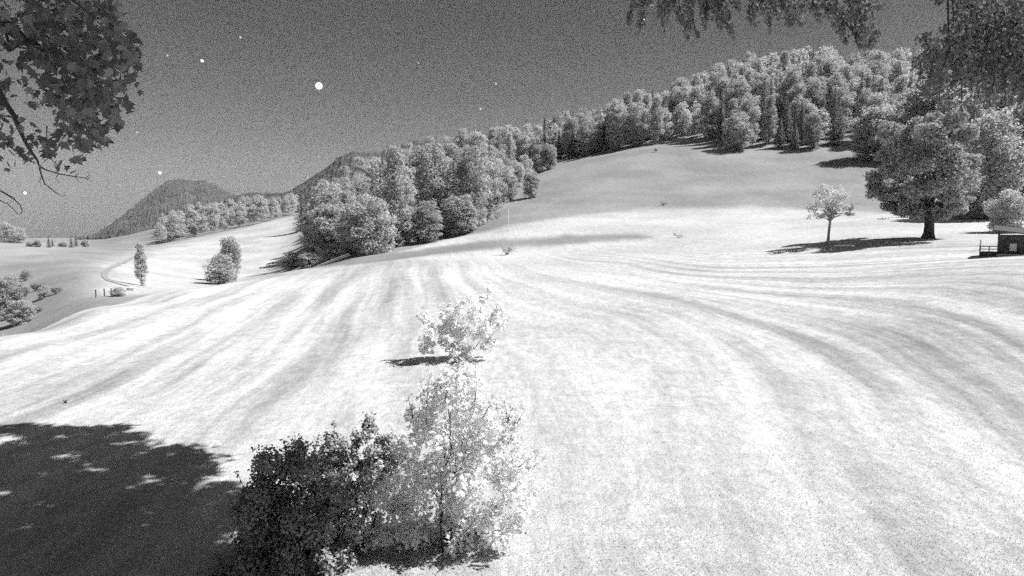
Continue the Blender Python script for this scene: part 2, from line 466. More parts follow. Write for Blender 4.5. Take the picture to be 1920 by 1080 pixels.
def mountain(name, sil, dist, depth, seed, label, rough=1.5, mat=None):
    """ridge whose crest line runs along sil (picture points at distance dist), falling away both towards and away from the camera"""
    rng = np.random.default_rng(seed)
    us = np.linspace(sil[0][0], sil[-1][0], 420)
    vs = np.interp(us, [s[0] for s in sil], [s[1] for s in sil])
    m_ = 90
    V = np.zeros((len(us), m_, 3))
    ph = rng.random((14, 3)) * 6.28
    for i, (u, v) in enumerate(zip(us, vs)):
        c = P(u, v, dist)
        for j in range(m_):
            t = (j / (m_ - 1) - .5) * 2           # -1 near foot, 1 far foot
            y = dist + t * depth
            x = c[0] * (y / dist) if t < 0 else c[0]
            h = (c[2] + 20) * (1 - abs(t) ** 1.15) - 20
            V[i, j] = (x, y, h)
    X, Y_ = V[..., 0], V[..., 1]
    nz = 0
    for k in range(14):
        fr = 2 ** (k * .45) * .006 * 3000 / dist
        nz = nz + np.sin(X * fr * math.cos(ph[k, 0]) + Y_ * fr * math.sin(ph[k, 0]) + ph[k, 1]) / 2 ** (k * .40)
    tt = np.abs(np.linspace(-1, 1, m_))[None]
    V[..., 2] += nz * rough * dist * .0035 * (.12 + tt * 1.1)
    V[..., 2] += rng.normal(size=nz.shape) * rough * dist * .0009
    n_ = len(us); ix = np.arange(n_ * m_).reshape(n_, m_)
    f = np.stack([ix[:-1, :-1], ix[1:, :-1], ix[1:, 1:], ix[:-1, 1:]], -1).reshape(-1, 4)
    o = link(name, mesh_np(name, V.reshape(-1, 3), f, False), mat or M_MTN)
    tag(o, label, None, None, 'structure')
    return o
mountain('mountain', [(60, 478), (150, 462), (180, 445), (215, 417), (250, 390), (285, 360), (312, 341), (338, 335), (362, 341), (378, 338), (402, 346), (430, 362), (480, 378), (560, 400), (700, 460)], 3000, 1100, 3,
         'wooded mountain with a rounded peak far across the valley')
mountain('hills', [(240, 470), (330, 432), (380, 392), (430, 371), (470, 360), (505, 362), (540, 360), (570, 342), (600, 322), (640, 292), (665, 284), (690, 286), (715, 284), (745, 272), (780, 262), (850, 262), (1000, 300)], 1500, 650, 5,
         'wooded ridge rising behind the left end of the hillside forest', 1.6)

# ------------------------------------------------------------------ haze (even air between the camera and the mountains)
def haze():
    lo = np.array([-5200, -300, -60.0]); hi = np.array([5200, 5200, 620.0])
    v = [(x, y, z) for x in (lo[0], hi[0]) for y in (lo[1], hi[1]) for z in (lo[2], hi[2])]
    f = [(0, 1, 3, 2), (4, 6, 7, 5), (0, 4, 5, 1), (2, 3, 7, 6), (0, 2, 6, 4), (1, 5, 7, 3)]
    me = bpy.data.meshes.new('haze'); me.from_pydata(v, [], f); me.update()
    m, n, l = new_mat('haze_air'); out = n.new('ShaderNodeOutputMaterial')
    pv = n.new('ShaderNodeVolumePrincipled'); pv.inputs['Color'].default_value = (.9, .9, .9, 1); pv.inputs['Density'].default_value = .00007
    pv.inputs['Anisotropy'].default_value = 0.0
    l.new(pv.outputs[0], out.inputs['Volume'])
    o = link('haze', me, m); tag(o, 'thin even night haze over the valley', None, None, 'stuff')
# the ground sheet is cut to the haze box so that no face crosses it
haze_on = True

# ------------------------------------------------------------------ stars
M_STAR, n_, l_ = new_mat('starlight')
o_ = n_.new('ShaderNodeOutputMaterial'); e_ = n_.new('ShaderNodeEmission'); e_.inputs[1].default_value = 1.1
l_.new(e_.outputs[0], o_.inputs[0])
M_FAINT, n_, l_ = new_mat('faint_starlight')
o_ = n_.new('ShaderNodeOutputMaterial'); e_ = n_.new('ShaderNodeEmission'); e_.inputs[1].default_value = .3
l_.new(e_.outputs[0], o_.inputs[0])
STARS = [(598, 161, 6.2, 'largest and brightest star, high left of centre'), (379, 114, 3.2, 'bright star left of and above the largest star'),
         (451, 70, 2.6, 'faint star near the top of the sky, left of centre'), (300, 324, 3.6, 'bright star just above the mountain peak'),
         (47, 362, 3.2, 'low star at the left beneath the bare twigs'), (901, 204, 2.6, 'small star above the forest, centre of the sky'),
         (930, 157, 2.4, 'faint star above the small star at centre'), (257, 248, 2.4, 'faint star right of the dark maple leaves'),
         (577, 333, 2.0, 'tiny star touching the wooded ridge slope'), (314, 104, 2.0, 'tiny star between the maple and a brighter star'),
         (1264, 165, 2.0, 'tiny star just above the forest edge, right of centre'), (1207, 35, 3.0, 'star beside the hanging twigs at the top'),
         (785, 118, 1.5, 'faintest star, right of the largest star')]
for u, v, r, lb in STARS:
    p = P(u, v, 9000); s = r * (1 if r > 5 else .8) * 9000 / F
    bm = bmesh.new(); bmesh.ops.create_icosphere(bm, subdivisions=2, radius=s)
    sm = bpy.data.meshes.new('star'); bm.to_mesh(sm); bm.free()
    o = link('star', sm, M_STAR if r >= 3 else M_FAINT, None, p); tag(o, lb, 'star', 'stars in the night sky')

# ------------------------------------------------------------------ tree builders
def crown_clumps(rng, center, radii, n, rc, shape='round'):
    out, rad = [], []
    tries = 0
    while len(out) < n and tries < n * 60:
        tries += 1
        d = rng.normal(size=3); d /= np.linalg.norm(d)
        k = .35 + .6 * rng.random() ** .6
        p = d * k
        if shape == 'dome' and p[2] < -.55: continue
        q = center + p * radii
        r = rc * (.7 + .6 * rng.random())
        if any(np.linalg.norm(q - o) < .62 * (r + s) * .75 for o, s in zip(out, rad)): continue
        out.append(q); rad.append(r)
    return out, rad

def trunk_mesh(name, rng, height, r0, clumps, crown_base, lean=(0, 0), limb=.28, maxlimb=26):
    ts = TubeSet()
    n = 9
    hs = np.linspace(-.4, height, n)
    px = np.array([[lean[0] * h / height + rng.normal(0, r0 * .25) * (h > 1), lean[1] * h / height + rng.normal(0, r0 * .25) * (h > 1), h] for h in hs])
    rr = r0 * (1 - .85 * np.clip(hs / height, 0, 1)); rr[0] *= 1.55; rr[1] *= 1.05
    ts.tube(px, rr, 10)
    for c in clumps[:maxlimb]:
        hb = min(max(crown_base * .8, c[2] - np.hypot(c[0], c[1]) * (.5 + .4 * rng.random())), height * .92)
        a = np.array([np.interp(hb, hs, px[:, 0]), np.interp(hb, hs, px[:, 1]), hb])
        r = r0 * (1 - .8 * hb / height) * .5
        ts.tube(bez(a, c, .06 * np.linalg.norm(c - a), rng, 7), np.linspace(r, r * limb * .3 + .008, 7), 6)
    return ts.mesh(name)

def broadleaf(seed, H=20.0, R=6.2, base=3.0, nc=34, rc=1.9, leaf=.55, dens=9, shape='dome', r0=.38, taper=1.0):
    rng = np.random.default_rng(seed)
    cz = (H + base) / 2
    cl, rd = crown_clumps(rng, np.array([0, 0, cz]), np.array([R, R, (H - base) / 2]), nc, rc, shape)
    if taper != 1.0:
        for c in cl:
            t = (c[2] - base) / (H - base); k = 1 + (taper - 1) * t; c[0] *= k; c[1] *= k
    C, N, S = clump_leaves(cl, rd, dens, leaf, rng, maxper=700)
    crown = leaves_mesh('crown', C, N, S, RH, rng)
    trunk = trunk_mesh('trunk', rng, H * .75, r0, cl, base)
    return trunk, crown

def spruce(seed, H=22.0, R=3.4, leaf=.6, tiers=26):
    rng = np.random.default_rng(seed)
    C, N, S, T = [], [], [], []
    ts = TubeSet()
    ts.tube([(0, 0, -.4), (0, 0, H * .5), (0, 0, H * .98)], [.3, .17, .03], 8)
    for i in range(tiers):
        t = i / tiers
        z = 1.2 + (H - 1.4) * t
        rl = R * (1 - t) ** .85 + .25
        nb = int(7 + 5 * (1 - t))
        off = rng.random() * 6.28
        for b in range(nb):
            a = off + b / nb * 6.28 + rng.normal(0, .15)
            ll = rl * (.75 + .4 * rng.random())
            dirv = np.array([math.cos(a), math.sin(a), 0])
            nn = max(4, int(ll * 7))
            s = rng.random(nn) * .9 + .1
            pz = z - (s * ll) * .28 + (s ** 2) * ll * .08
            side = np.array([-math.sin(a), math.cos(a), 0])
            w = (rng.random(nn) - .5) * ll * .45 * (1.1 - s * .6)
            p = dirv * (s * ll)[:, None] + side * w[:, None]; p[:, 2] = pz + rng.normal(0, .12, nn)
            C.append(p); S.append(np.full(nn, leaf) * (.6 + .6 * rng.random(nn)))
            N.append(np.array([0, 0, 1.0]) + dirv * .5 + rng.normal(size=(nn, 3)) * .3)
            T.append(np.tile(dirv + np.array([0, 0, -.35]), (nn, 1)) + rng.normal(size=(nn, 3)) * .35)
            if i % 4 == 0 and b % 2 == 0:
                ts.tube([(0, 0, z), dirv * ll * .5 + [0, 0, z - ll * .1], dirv * ll * .9 + [0, 0, z - ll * .2]], [.05, .035, .01], 4)
    return ts.mesh('trunk'), leaves_mesh('crown', np.concatenate(C), np.concatenate(N), np.concatenate(S), RH, rng, np.concatenate(T))

def plant(name, parts, mats, label, cat, loc, group=None, scale=1.0, rot=0.0, sz=None):
    r = thing(name, label, cat, loc, group)
    r.rotation_euler = (0, 0, rot)
    r.scale = (scale, scale, sz or scale)
    link('trunk', parts[0], mats[0], r); link('crown', parts[1], mats[1], r)
    return r

# prototypes of the wood
BL = [broadleaf(100 + i, H=h, R=r, base=b, nc=n, rc=c, leaf=.5, dens=15, taper=tp, shape='round') for i, (h, r, b, n, c, tp) in enumerate([
    (20, 5.4, .2, 84, 1.5, .75), (21, 5.8, .2, 96, 1.5, .7), (17, 5.0, .2, 72, 1.4, .85), (23, 5.0, .3, 90, 1.45, .65), (15, 5.6, .2, 74, 1.5, .85), (24, 3.8, .3, 76, 1.3, .55)])]
SPR = [spruce(200, 22, 3.5), spruce(201, 25, 3.2), spruce(202, 18, 3.6)]

# forest areas as picture polygons of the ground they stand on, label, group
rngF = np.random.default_rng(42)
ZONES = [
  ('lower', [(585, 478), (600, 420), (640, 392), (700, 375), (760, 345), (830, 320), (900, 312), (935, 315), (958, 350), (945, 372), (925, 385), (915, 415), (880, 436), (800, 450), (740, 466), (650, 484)], (140, 470),
   'leafy tree in the wood on the slope left of the open hillside', 'spruce in the wood on the slope left of the open hillside', .26),
  ('ridge', [(935, 315), (990, 302), (1030, 300), (1080, 296), (1190, 276), (1200, 250), (1100, 280), (1020, 284), (930, 296)], (255, 470),
   'leafy tree in the belt along the crest above the open hillside', 'spruce in the belt along the crest above the open hillside', .5),
  ('upper', [(1190, 276), (1320, 262), (1350, 274), (1450, 276), (1560, 274), (1660, 272), (1750, 290), (1840, 390), (1870, 408), (2080, 408), (2080, 190), (1900, 165), (1650, 140), (1500, 138), (1400, 155), (1300, 195), (1200, 235)], (150, 450),
   'leafy tree in the dense wood covering the high right hill', 'spruce in the dense wood covering the high right hill', .26),
]
def scatter(poly, dr, spacing, rng, cap=2000):
    pts = []
    us = [p[0] for p in poly]; u0, u1 = min(us), max(us)
    for _ in range(60000):
        d = math.sqrt(rng.uniform(dr[0] ** 2, dr[1] ** 2)); u = rng.uniform(u0 - 5, u1 + 5)
        a = math.atan((u - 960) / F)
        x, y = d * math.sin(a), d * math.cos(a)
        z = float(ground(x, y))
        pu, pv = project((x, y, z))
        if not inpoly(np.array([pu]), np.array([pv]), poly)[0]: continue
        if any((x - p[0]) ** 2 + (y - p[1]) ** 2 < spacing ** 2 for p in pts): continue
        pts.append((x, y, z))
        if len(pts) >= cap: break
    return pts
counts = {'b': 0, 's': 0, 'far': 0}
def where(nm, kind, x, y, z):
    u = float(project((x, y, z))[0]); d = math.hypot(x, y)
    lo, hi, u0, u1 = {'lower': (140, 470, 585, 958), 'ridge': (255, 470, 935, 1200), 'upper': (230, 450, 1190, 1920), 'valley': (470, 830, 290, 600)}[nm]
    n_row = 4; n_col = {'lower': 6, 'ridge': 5, 'upper': 8, 'valley': 4}[nm]
    r = min(n_row - 1, max(0, int((d - lo) / (hi - lo) * n_row))); c = min(n_col - 1, max(0, int((u - u0) / (u1 - u0) * n_col)))
    rows = ['front-row %s', 'second-row %s', '%s far up', 'skyline %s']
    cn = {4: ['left end', 'left half', 'right half', 'right end'], 5: ['left end', 'left part', 'middle', 'right part', 'right end'],
          6: ['left end', 'left part', 'left of middle', 'right of middle', 'right part', 'right end'],
          8: ['left end', 'far left part', 'left part', 'left of middle', 'right of middle', 'right part', 'part behind the linden', 'right end']}[n_col][c]
    wood = {'lower': 'of the wood left of the hillside', 'ridge': 'of the narrow crest belt', 'upper': 'of the high right wood', 'valley': 'of the far wood under the mountain'}[nm]
    nk = 'leafy tree' if kind == 'leafy' else 'spruce'
    return '%s, %s %s' % (rows[r] % nk, cn, wood), '%ss, %s %s' % (rows[r] % nk, cn, wood)
ALLT = []
for nm, poly, dr, lb, ls, fs in ZONES:
    for x, y, z in scatter(poly, dr, {'lower': 7.2, 'ridge': 6.6, 'upper': 7.2}[nm], rngF):
        if nm == 'lower' and math.hypot(x, y) > 285 and float(project((x, y, z))[0]) < 655: continue
        ALLT.append((nm, x, y, z, rngF.random() < fs, rngF.uniform(.62, 1.15) * (1.12 if nm == 'upper' else 1.0)))
for x, y, z in scatter([(300, 458), (450, 428), (565, 400), (620, 378), (620, 366), (560, 380), (450, 396), (300, 430)], (470, 820), 7.5, rngF, 240):
    u = float(project((x, y, z))[0])
    ALLT.append(('valley', x, y, z, rngF.random() < (.6 if u > 420 else .25), rngF.uniform(.35, .8) if rngF.random() < .7 else rngF.uniform(.8, 1.15)))
ALLT.sort(key=lambda q: -q[5] / math.hypot(q[1], q[2]))
FARV = []
BLF = [tuple(m_.copy() for m_ in b) for b in BL[:3]]
SPF = [tuple(m_.copy() for m_ in b) for b in SPR[:1]]
LITE = [broadleaf(300 + i, H=20, R=5.8, base=.6, nc=50, rc=1.8, leaf=.8, dens=6, taper=.6)[1] for i in range(3)]
def vn(me):
    a = np.empty(len(me.vertices) * 3, np.float32); me.vertices.foreach_get('co', a); return a.reshape(-1, 3)
LV = [vn(m_) for m_ in LITE]
for nm, x, y, z, is_s, sc in ALLT:
    ry = rngF.uniform(0, 6.28)
    if is_s and counts['s'] < 230:
        counts['s'] += 1
        lb_, gr_ = where(nm, 'spruce', x, y, z)
        plant('spruce_tree', SPF[0] if nm == 'valley' else SPR[rngF.integers(3)], (M_BARK, M_LEAF_FAR if nm == 'valley' else M_LEAF_SPRUCE), lb_, 'tree', (x, y, z - .3), gr_, sc * .9, ry)
    elif counts['b'] < 262:
        counts['b'] += 1
        lb_, gr_ = where(nm, 'leafy', x, y, z)
        plant('leafy_tree', BLF[rngF.integers(3)] if nm == 'valley' else BL[rngF.integers(6)], (M_BARK, M_LEAF_FAR if nm == 'valley' else M_LEAF_WOOD), lb_, 'tree', (x, y, z - .6), gr_, sc, ry)
    else:
        counts['far'] += 1
        c_, s_ = math.cos(ry), math.sin(ry); a = LV[rngF.integers(3)]
        w_ = rngF.uniform(.85, 1.15)
        FARV.append(np.stack([(a[:, 0] * c_ - a[:, 1] * s_) * sc * w_ + x, (a[:, 0] * s_ + a[:, 1] * c_) * sc * w_ + y, a[:, 2] * sc + z - .6], -1))
print('forest', counts)
if FARV:
    fv = np.concatenate(FARV)
    tag(link('forest', mesh_np('forest', fv, np.arange(len(fv)).reshape(-1, 4)), M_LEAF_WOOD), 'far canopy of the wood where single crowns merge', 'forest', None, 'stuff')

def put(u, v):
    h = hit(u, v)
    return h

def solo(name, kind, u, vb, vt, label, wpx=None, seed=None, mats=None, cat='tree', group=None, rot=0.0):
    """a prototype tree standing with its foot at (u,vb) and its top at about vt"""
    p = put(u, vb)
    dep = p[1] * CP - (p[2] - CAMZ) * SP
    h = (vb - vt) / F * dep
    protoH = kind[2]; protoR = kind[3]
    s = h / protoH
    sw = s if wpx is None else (wpx / 2 / F * dep) / protoR
    r = thing(name, label, cat, p - np.array([0, 0, (2.6 if cat == 'bush' else 1.2) * s]), group)
    r.rotation_euler = (0, 0, rot); r.scale = (sw, sw, s * (1.13 if cat == 'bush' else 1.06))
    link('trunk', kind[0], mats[0], r); link('crown', kind[1], mats[1], r)
    return r
KB = [(BL[i][0], BL[i][1], h, r) for i, (h, r) in enumerate([(20, 5.6), (22, 6.0), (18, 5.3), (24, 5.0), (16, 6.2), (24, 4.2)])]
KS = [(SPR[0][0], SPR[0][1], 22, 3.6), (SPR[1][0], SPR[1][1], 25, 3.3), (SPR[2][0], SPR[2][1], 18, 3.7)]
WM = (M_BARK, M_LEAF_WOOD); SM = (M_BARK, M_LEAF_SPRUCE)
# edge trees you can tell apart
solo('spruce_tree', KS[0], 566, 432, 352, 'dark pointed spruce at the left tip of the hillside wood', 34, mats=SM)
solo('leafy_tree', KB[1], 622, 484, 372, 'broad tree at the lower left corner of the hillside wood', 110, mats=WM)
solo('leafy_tree', KB[4], 690, 478, 350, 'tall pale tree at the lower edge of the hillside wood', 120, mats=WM, rot=1)
solo('bush', KB[4], 548, 504, 466, 'low rounded bush in front of the left end of the wood', 60, mats=WM, cat='bush', rot=2)
solo('bush', KB[2], 578, 500, 468, 'low bush between the rounded bush and the big wood trees', 52, mats=WM, cat='bush', rot=3)
solo('leafy_tree', KB[0], 997, 371, 322, 'small tree alone at the wood edge halfway up the slope', 36, mats=WM, rot=2)
for u_, v_b, v_t, w_, l_ in [(968, 352, 300, 36, 'small tree at the wood edge just above the lone edge tree'), (985, 338, 286, 34, 'tree at the wood edge, second above the lone edge tree'), (1008, 325, 270, 34, 'tree at the wood edge, third above the lone edge tree'), (1030, 318, 268, 34, 'small tree where the lower wood meets the crest belt'), (958, 375, 322, 34, 'small tree at the wood edge left of the lone edge tree')]:
    solo('leafy_tree', KB[(int(u_) // 7) % 3], u_, v_b, v_t, l_, w_, mats=WM, rot=u_)
solo('leafy_tree', KB[3], 800, 455, 372, 'leafy tree at the foot of the wood above the dull band', 70, mats=WM, rot=4)
solo('leafy_tree', KB[0], 862, 442, 360, 'leafy tree at the right foot of the lower wood', 76, mats=WM, rot=5)
solo('spruce_tree', KS[1], 1462, 279, 222, 'pale slim spruce at the front of the high wood, left of a pair', 26, mats=WM)
solo('spruce_tree', KS[0], 1490, 279, 230, 'pale short spruce second in the front row of the high wood', 24, mats=WM)
solo('leafy_tree', KB[2], 1380, 282, 205, 'rounded tree at the front edge of the high wood with shadow on its left', 62, mats=WM, rot=1.4)
solo('leafy_tree', KB[5], 1525, 280, 212, 'leafy tree at the right end of the high wood front row', 44, mats=WM, rot=.4)
solo('leafy_tree', KB[1], 1640, 300, 190, 'large tree of the high wood behind the great linden on its left', 110, mats=WM, rot=.9)
solo('leafy_tree', KB[3], 1745, 300, 130, 'tall tree rising behind the crown of the great linden', 150, mats=WM, rot=2.9)
solo('leafy_tree', KB[1], 1850, 412, 190, 'large dark tree between the great linden and the right edge', 130, mats=WM, rot=.2)
solo('leafy_tree', KB[5], 1815, 408, 250, 'narrow dark tree directly right of the great linden', 64, mats=SM, rot=1.2)
solo('leafy_tree', KB[0], 1925, 408, 150, 'large tree behind the hut at the right edge', 140, mats=WM, rot=4.2)
solo('leafy_tree', KB[4], 1888, 436, 345, 'small pale tree standing just behind the hut', 84, mats=(M_BARK, M_LEAF_PALE), rot=2.2)
# left valley
solo('leafy_tree', KB[4], 12, 455, 412, 'dark tree clump on the valley rim at the left edge', 50, mats=SM, rot=1)
solo('leafy_tree', KB[2], 34, 456, 424, 'rounded tree beside the clump on the valley rim', 30, mats=SM, rot=2)
for i, (u, h, w, kd, lb) in enumerate([(56, 10, 14, 1, 'tiny rounded tree on the valley rim right of the dark clump'), (70, 13, 16, 1, 'tiny rounded tree on the valley rim, second right of the clump'), (92, 20, 9, 0, 'pointed tree on the valley rim, third right of the clump'),
                          (99, 15, 9, 0, 'tiny pointed tree touching the third one on the valley rim'), (118, 9, 18, 1, 'lowest tiny tree on the valley rim, before the two pointed ones'), (134, 21, 9, 0, 'pointed tree on the valley rim, left of a pair'), (143, 25, 10, 0, 'tallest pointed tree on the valley rim, right of a pair'), (160, 14, 16, 1, 'last tiny tree on the valley rim before the mountain foot')]):
    solo('leafy_tree' if kd else 'spruce_tree', (KB[2 + i % 3] if kd else KS[i % 3]), u, 462 + (i * 7) % 3, 462 - h, lb, w, mats=SM)
solo('leafy_tree', KB[2], 412, 532, 470, 'round dark tree on the pale slope left of the wood', 58, mats=(M_BARK, M_LEAF_LINDEN), rot=1)
solo('leafy_tree', KB[0], 432, 528, 440, 'taller tree right behind the round tree on the pale slope', 46, mats=(M_BARK, M_LEAF_LINDEN), rot=2)
solo('slim_tree', KB[5], 266, 536, 452, 'slim upright tree by the track left of the pale slope', 26, mats=(M_BARK, M_LEAF_LINDEN), cat='tree')
solo('bush', KB[2], 222, 556, 536, 'small bush beside the pale trough by the track', 30, mats=SM, cat='bush')
solo('bush', KB[4], 20, 575, 505, 'bushy tree at the far left beyond the meadow edge', 70, mats=(M_BARK, M_LEAF_LINDEN), cat='bush')
solo('bush', KB[0], 38, 608, 560, 'bush on the meadow edge at the far left', 56, mats=(M_BARK, M_LEAF_LINDEN), cat='bush', rot=2)
solo('bush', KB[2], 82, 560, 532, 'small bush down the bank right of the far left bushes', 24, mats=SM, cat='bush', rot=2)

# small tufts and shrubs on the open slopes
def shrub(u, v, wpx, hpx, label, mat=None, seed=0, name='shrub', leaf=.16):
    p = put(u, v); dep = p[1] * CP - (p[2] - CAMZ) * SP
    w, h = wpx / F * dep, hpx / F * dep
    rng = np.random.default_rng(seed + 700)
    n = 7
    cl = [np.array([rng.uniform(-.35, .35) * w, rng.uniform(-.2, .2) * w, h * rng.uniform(.3, .7)]) for _ in range(n)]
    rd = [min(w, h * 1.3) * rng.uniform(.2, .32) for _ in range(n)]
    C, N, S = clump_leaves(cl, rd, 260 / max(w * w, .5), max(leaf, w * .05), rng)
    r = thing(name, label, 'shrub', p)
    ts = TubeSet()
    for c in cl: ts.tube([(0, 0, -.1), c * .5, c], [.04, .03, .01], 5)
    link('stem', ts.mesh('stem'), M_BARK, r)
    link('foliage', leaves_mesh('foliage', C, N, S, RH, rng), mat or M_LEAF_SPRUCE, r)
for u, v, w, h, lb in [(8, 545, 34, 30, 'scrub bush at the far left, lowest on the bank'), (48, 528, 28, 24, 'scrub bush right of the tall bushy tree at the far left'), (60, 590, 26, 20, 'scrub bush right of the bush on the meadow edge'), (70, 545, 22, 16, 'small scrub bush in the middle of the far left bank'),
                    (104, 552, 22, 14, 'small scrub bush right of the others on the far left bank'), (10, 600, 34, 26, 'scrub bush left of the bush on the meadow edge')]:
    shrub(u, v, w, h, lb, M_LEAF_SPRUCE, int(u) + 40, leaf=.3)
shrub(950, 478, 30, 22, 'ragged shrub alone on the dull band in the middle of the meadow', M_LEAF_LINDEN, 1)
shrub(1230, 285, 8, 9, 'tiny dark shrub high on the open hillside under the crest', None, 2)
shrub(1278, 271, 12, 9, 'dark shrub at the crest edge left of the front trees', None, 3)
shrub(1243, 386, 18, 8, 'low dark tuft at the foot of the open hillside', None, 4)
shrub(1272, 446, 26, 10, 'low tuft in the pale meadow right of the dull band', M_LEAF_LINDEN, 5)
shrub(1560, 305, 16, 7, 'small low shrub near the shadow under the high wood', None, 6)
shrub(932, 410, 40, 18, 'dark low shrub at the right foot of the lower wood', None, 7)
shrub(985, 368, 30, 10, 'dark low shrub in front of the small lone edge tree', None, 8)
shrub(123, 756, 9, 7, 'tiny dark weed in the pale meadow above the big shadow', None, 9, leaf=.05)
shrub(1655, 412, 26, 5, 'low dark tuft left below the great linden crown', None, 10)

# farm track curving down the valley side
def track():
    pts = [hit(u, v) for u, v in [(262, 478), (244, 486), (225, 494), (207, 503), (197, 511), (196, 519), (206, 527), (222, 532), (240, 537)]]
    pts = np.array([p for p in pts if p is not None])
    t = np.linspace(0, len(pts) - 1, 70)
    x = np.interp(t, range(len(pts)), pts[:, 0]); y = np.interp(t, range(len(pts)), pts[:, 1])
    dx, dy = np.gradient(x), np.gradient(y); ln = np.hypot(dx, dy) + 1e-6
    V, Fc = [], []
    for k in range(70):
        for sgn in (-.7, -.25, .25, .7):
            a, b = x[k] - dy[k] / ln[k] * sgn, y[k] + dx[k] / ln[k] * sgn
            V.append((a, b, float(ground(a, b)) + .12))
    for k in range(69):
        for q in range(3): Fc.append((k * 4 + q, k * 4 + q + 1, k * 4 + q + 5, k * 4 + q + 4))
    tag(link('track', mesh_np('track', np.array(V), np.array(Fc)), rough_mat('track_gravel', .2, .27, 1.0)), 'narrow farm track curving in the valley', None, None, 'structure')
track()

# pole on the slope
def pole(u, v, vt, label, r=.05, mat=None, name='post'):
    p = put(u, v); dep = p[1] * CP - (p[2] - CAMZ) * SP; h = (v - vt) / F * dep
    t = thing(name, label, 'post', p)
    ts = TubeSet(); ts.tube([(0, 0, -.2), (0, 0, h * .5), (0, 0, h)], [r, r, r * .9], 10)
    link('shaft', ts.mesh('shaft'), mat or M_PALE, t)
    ts = TubeSet(); ts.tube([(0, 0, h), (0, 0, h + r), (0, 0, h + r * 1.6)], [r * 1.3, r * 1.2, .002], 10)
    link('cap', ts.mesh('cap'), mat or M_PALE, t)
pole(953, 432, 396, 'pale upright pole at the foot of the slope beside the lower wood', .11)
for i, (u, v, lb) in enumerate([(196, 556, ''), (209, 555, 'wooden post left of the small bush by the track'), (180, 558, 'leftmost short wooden post by the valley track')]):
    lb = ['middle of three short wooden posts by the valley track', 'right one of three short wooden posts by the valley track', 'leftmost of three short wooden posts by the valley track'][i]
    pole(u, v, v - 13, lb, .12, M_WOOD)

# ------------------------------------------------------------------ trees of the meadow on the right
def great_linden():
    p = put(1740, 447); rng = np.random.default_rng(11)
    dep = p[1] * CP - (p[2] - CAMZ) * SP; k = dep / F
    blobs = [(1730, 245, 50), (1690, 268, 42), (1775, 268, 36), (1672, 310, 40), (1720, 310, 55), (1785, 310, 36), (1665, 350, 34), (1700, 365, 44), (1750, 350, 50), (1788, 352, 34),
             (1672, 385, 24), (1720, 392, 26), (1768, 388, 28), (1800, 380, 18), (1740, 225, 28), (1650, 330, 20), (1690, 398, 20), (1745, 402, 18), (1655, 372, 18), (1785, 392, 22)]
    cl, rd = [], []
    for u, v, r in blobs:
        for _ in range(9):
            c = P(u, v, p[1]) - p
            dy = rng.uniform(-1, 1) * min(8.5, r * k * 2.3)
            c = c + np.array([rng.normal(0, r * k * .22), dy * .8, rng.normal(0, r * k * .22)]); c[0] *= .86
            cl.append(c); rd.append(r * k * rng.uniform(.3, .48))
    C, N, S = clump_leaves(cl, rd, 70, .36, rng, maxper=1600)
    r = thing('linden_tree', 'great broad linden with thick trunk casting a long shadow on the meadow', 'tree', p)
    tr = TubeSet()
    H = 12.0
    hs = np.array([-.4, .0, .6, 1.5, 3, 5, 8, 12]); rr = np.array([1.0, .85, .62, .55, .52, .45, .3, .1])
    tr.tube(np.stack([hs * 0 + .1 * np.sin(hs), hs * .02, hs], -1), rr, 14)
    for c in cl[::5]:
        hb = min(max(2.6, c[2] - 3 - rng.random() * 2), 9)
        tr.tube(bez((0, 0, hb), c, .4, rng, 7), np.linspace(.2, .03, 7), 6)
    link('trunk', tr.mesh('trunk'), M_BARK, r)
    link('crown', leaves_mesh('crown', C, N, S, RH, rng), M_LEAF_LINDEN, r)
great_linden()

def small_tree():
    p = put(1552, 459); rng = np.random.default_rng(12)
    k = p[1] / F
    blobs = [(1557, 350, 20), (1540, 365, 20), (1575, 365, 18), (1530, 388, 20), (1560, 385, 20), (1588, 388, 16), (1557, 370, 26), (1570, 395, 18), (1528, 405, 14), (1548, 404, 10), (1592, 402, 10)]
    cl, rd = [], []
    for u, v, r in blobs:
        for _ in range(7):
            c = P(u, v, p[1]) - p + np.array([rng.normal(0, r * k * .3), rng.uniform(-1, 1) * r * k * 1.5, rng.normal(0, r * k * .25)])
            cl.append(c); rd.append(r * k * rng.uniform(.25, .5))
    C, N, S = clump_leaves(cl, rd, 60, .2, rng, maxper=700)
    r = thing('fruit_tree', 'small umbrella shaped tree on a slim pale trunk beside the linden shadow', 'tree', p)
    tr = TubeSet()
    top = P(1556, 375, p[1]) - p
    tr.tube([(0, 0, -.2), (.02, 0, .2), (.05, 0, 1.4), (.2, .05, 3), top * .8, top], [.3, .2, .16, .15, .1, .03], 9)
    tr.tube([(-.3, .1, 0), (-.15, .05, .2), (0, 0, .6)], [.05, .1, .12], 6)
    for c in cl[::2]:
        tr.tube(bez((.15, 0, 3.0 + rng.random() * 1.2), c, .2, rng, 6), np.linspace(.07, .012, 6), 5)
    link('trunk', tr.mesh('trunk'), M_BARK_PALE, r)
    link('crown', leaves_mesh('crown', C, N, S, RH, rng), M_LEAF_PALE, r)
small_tree()

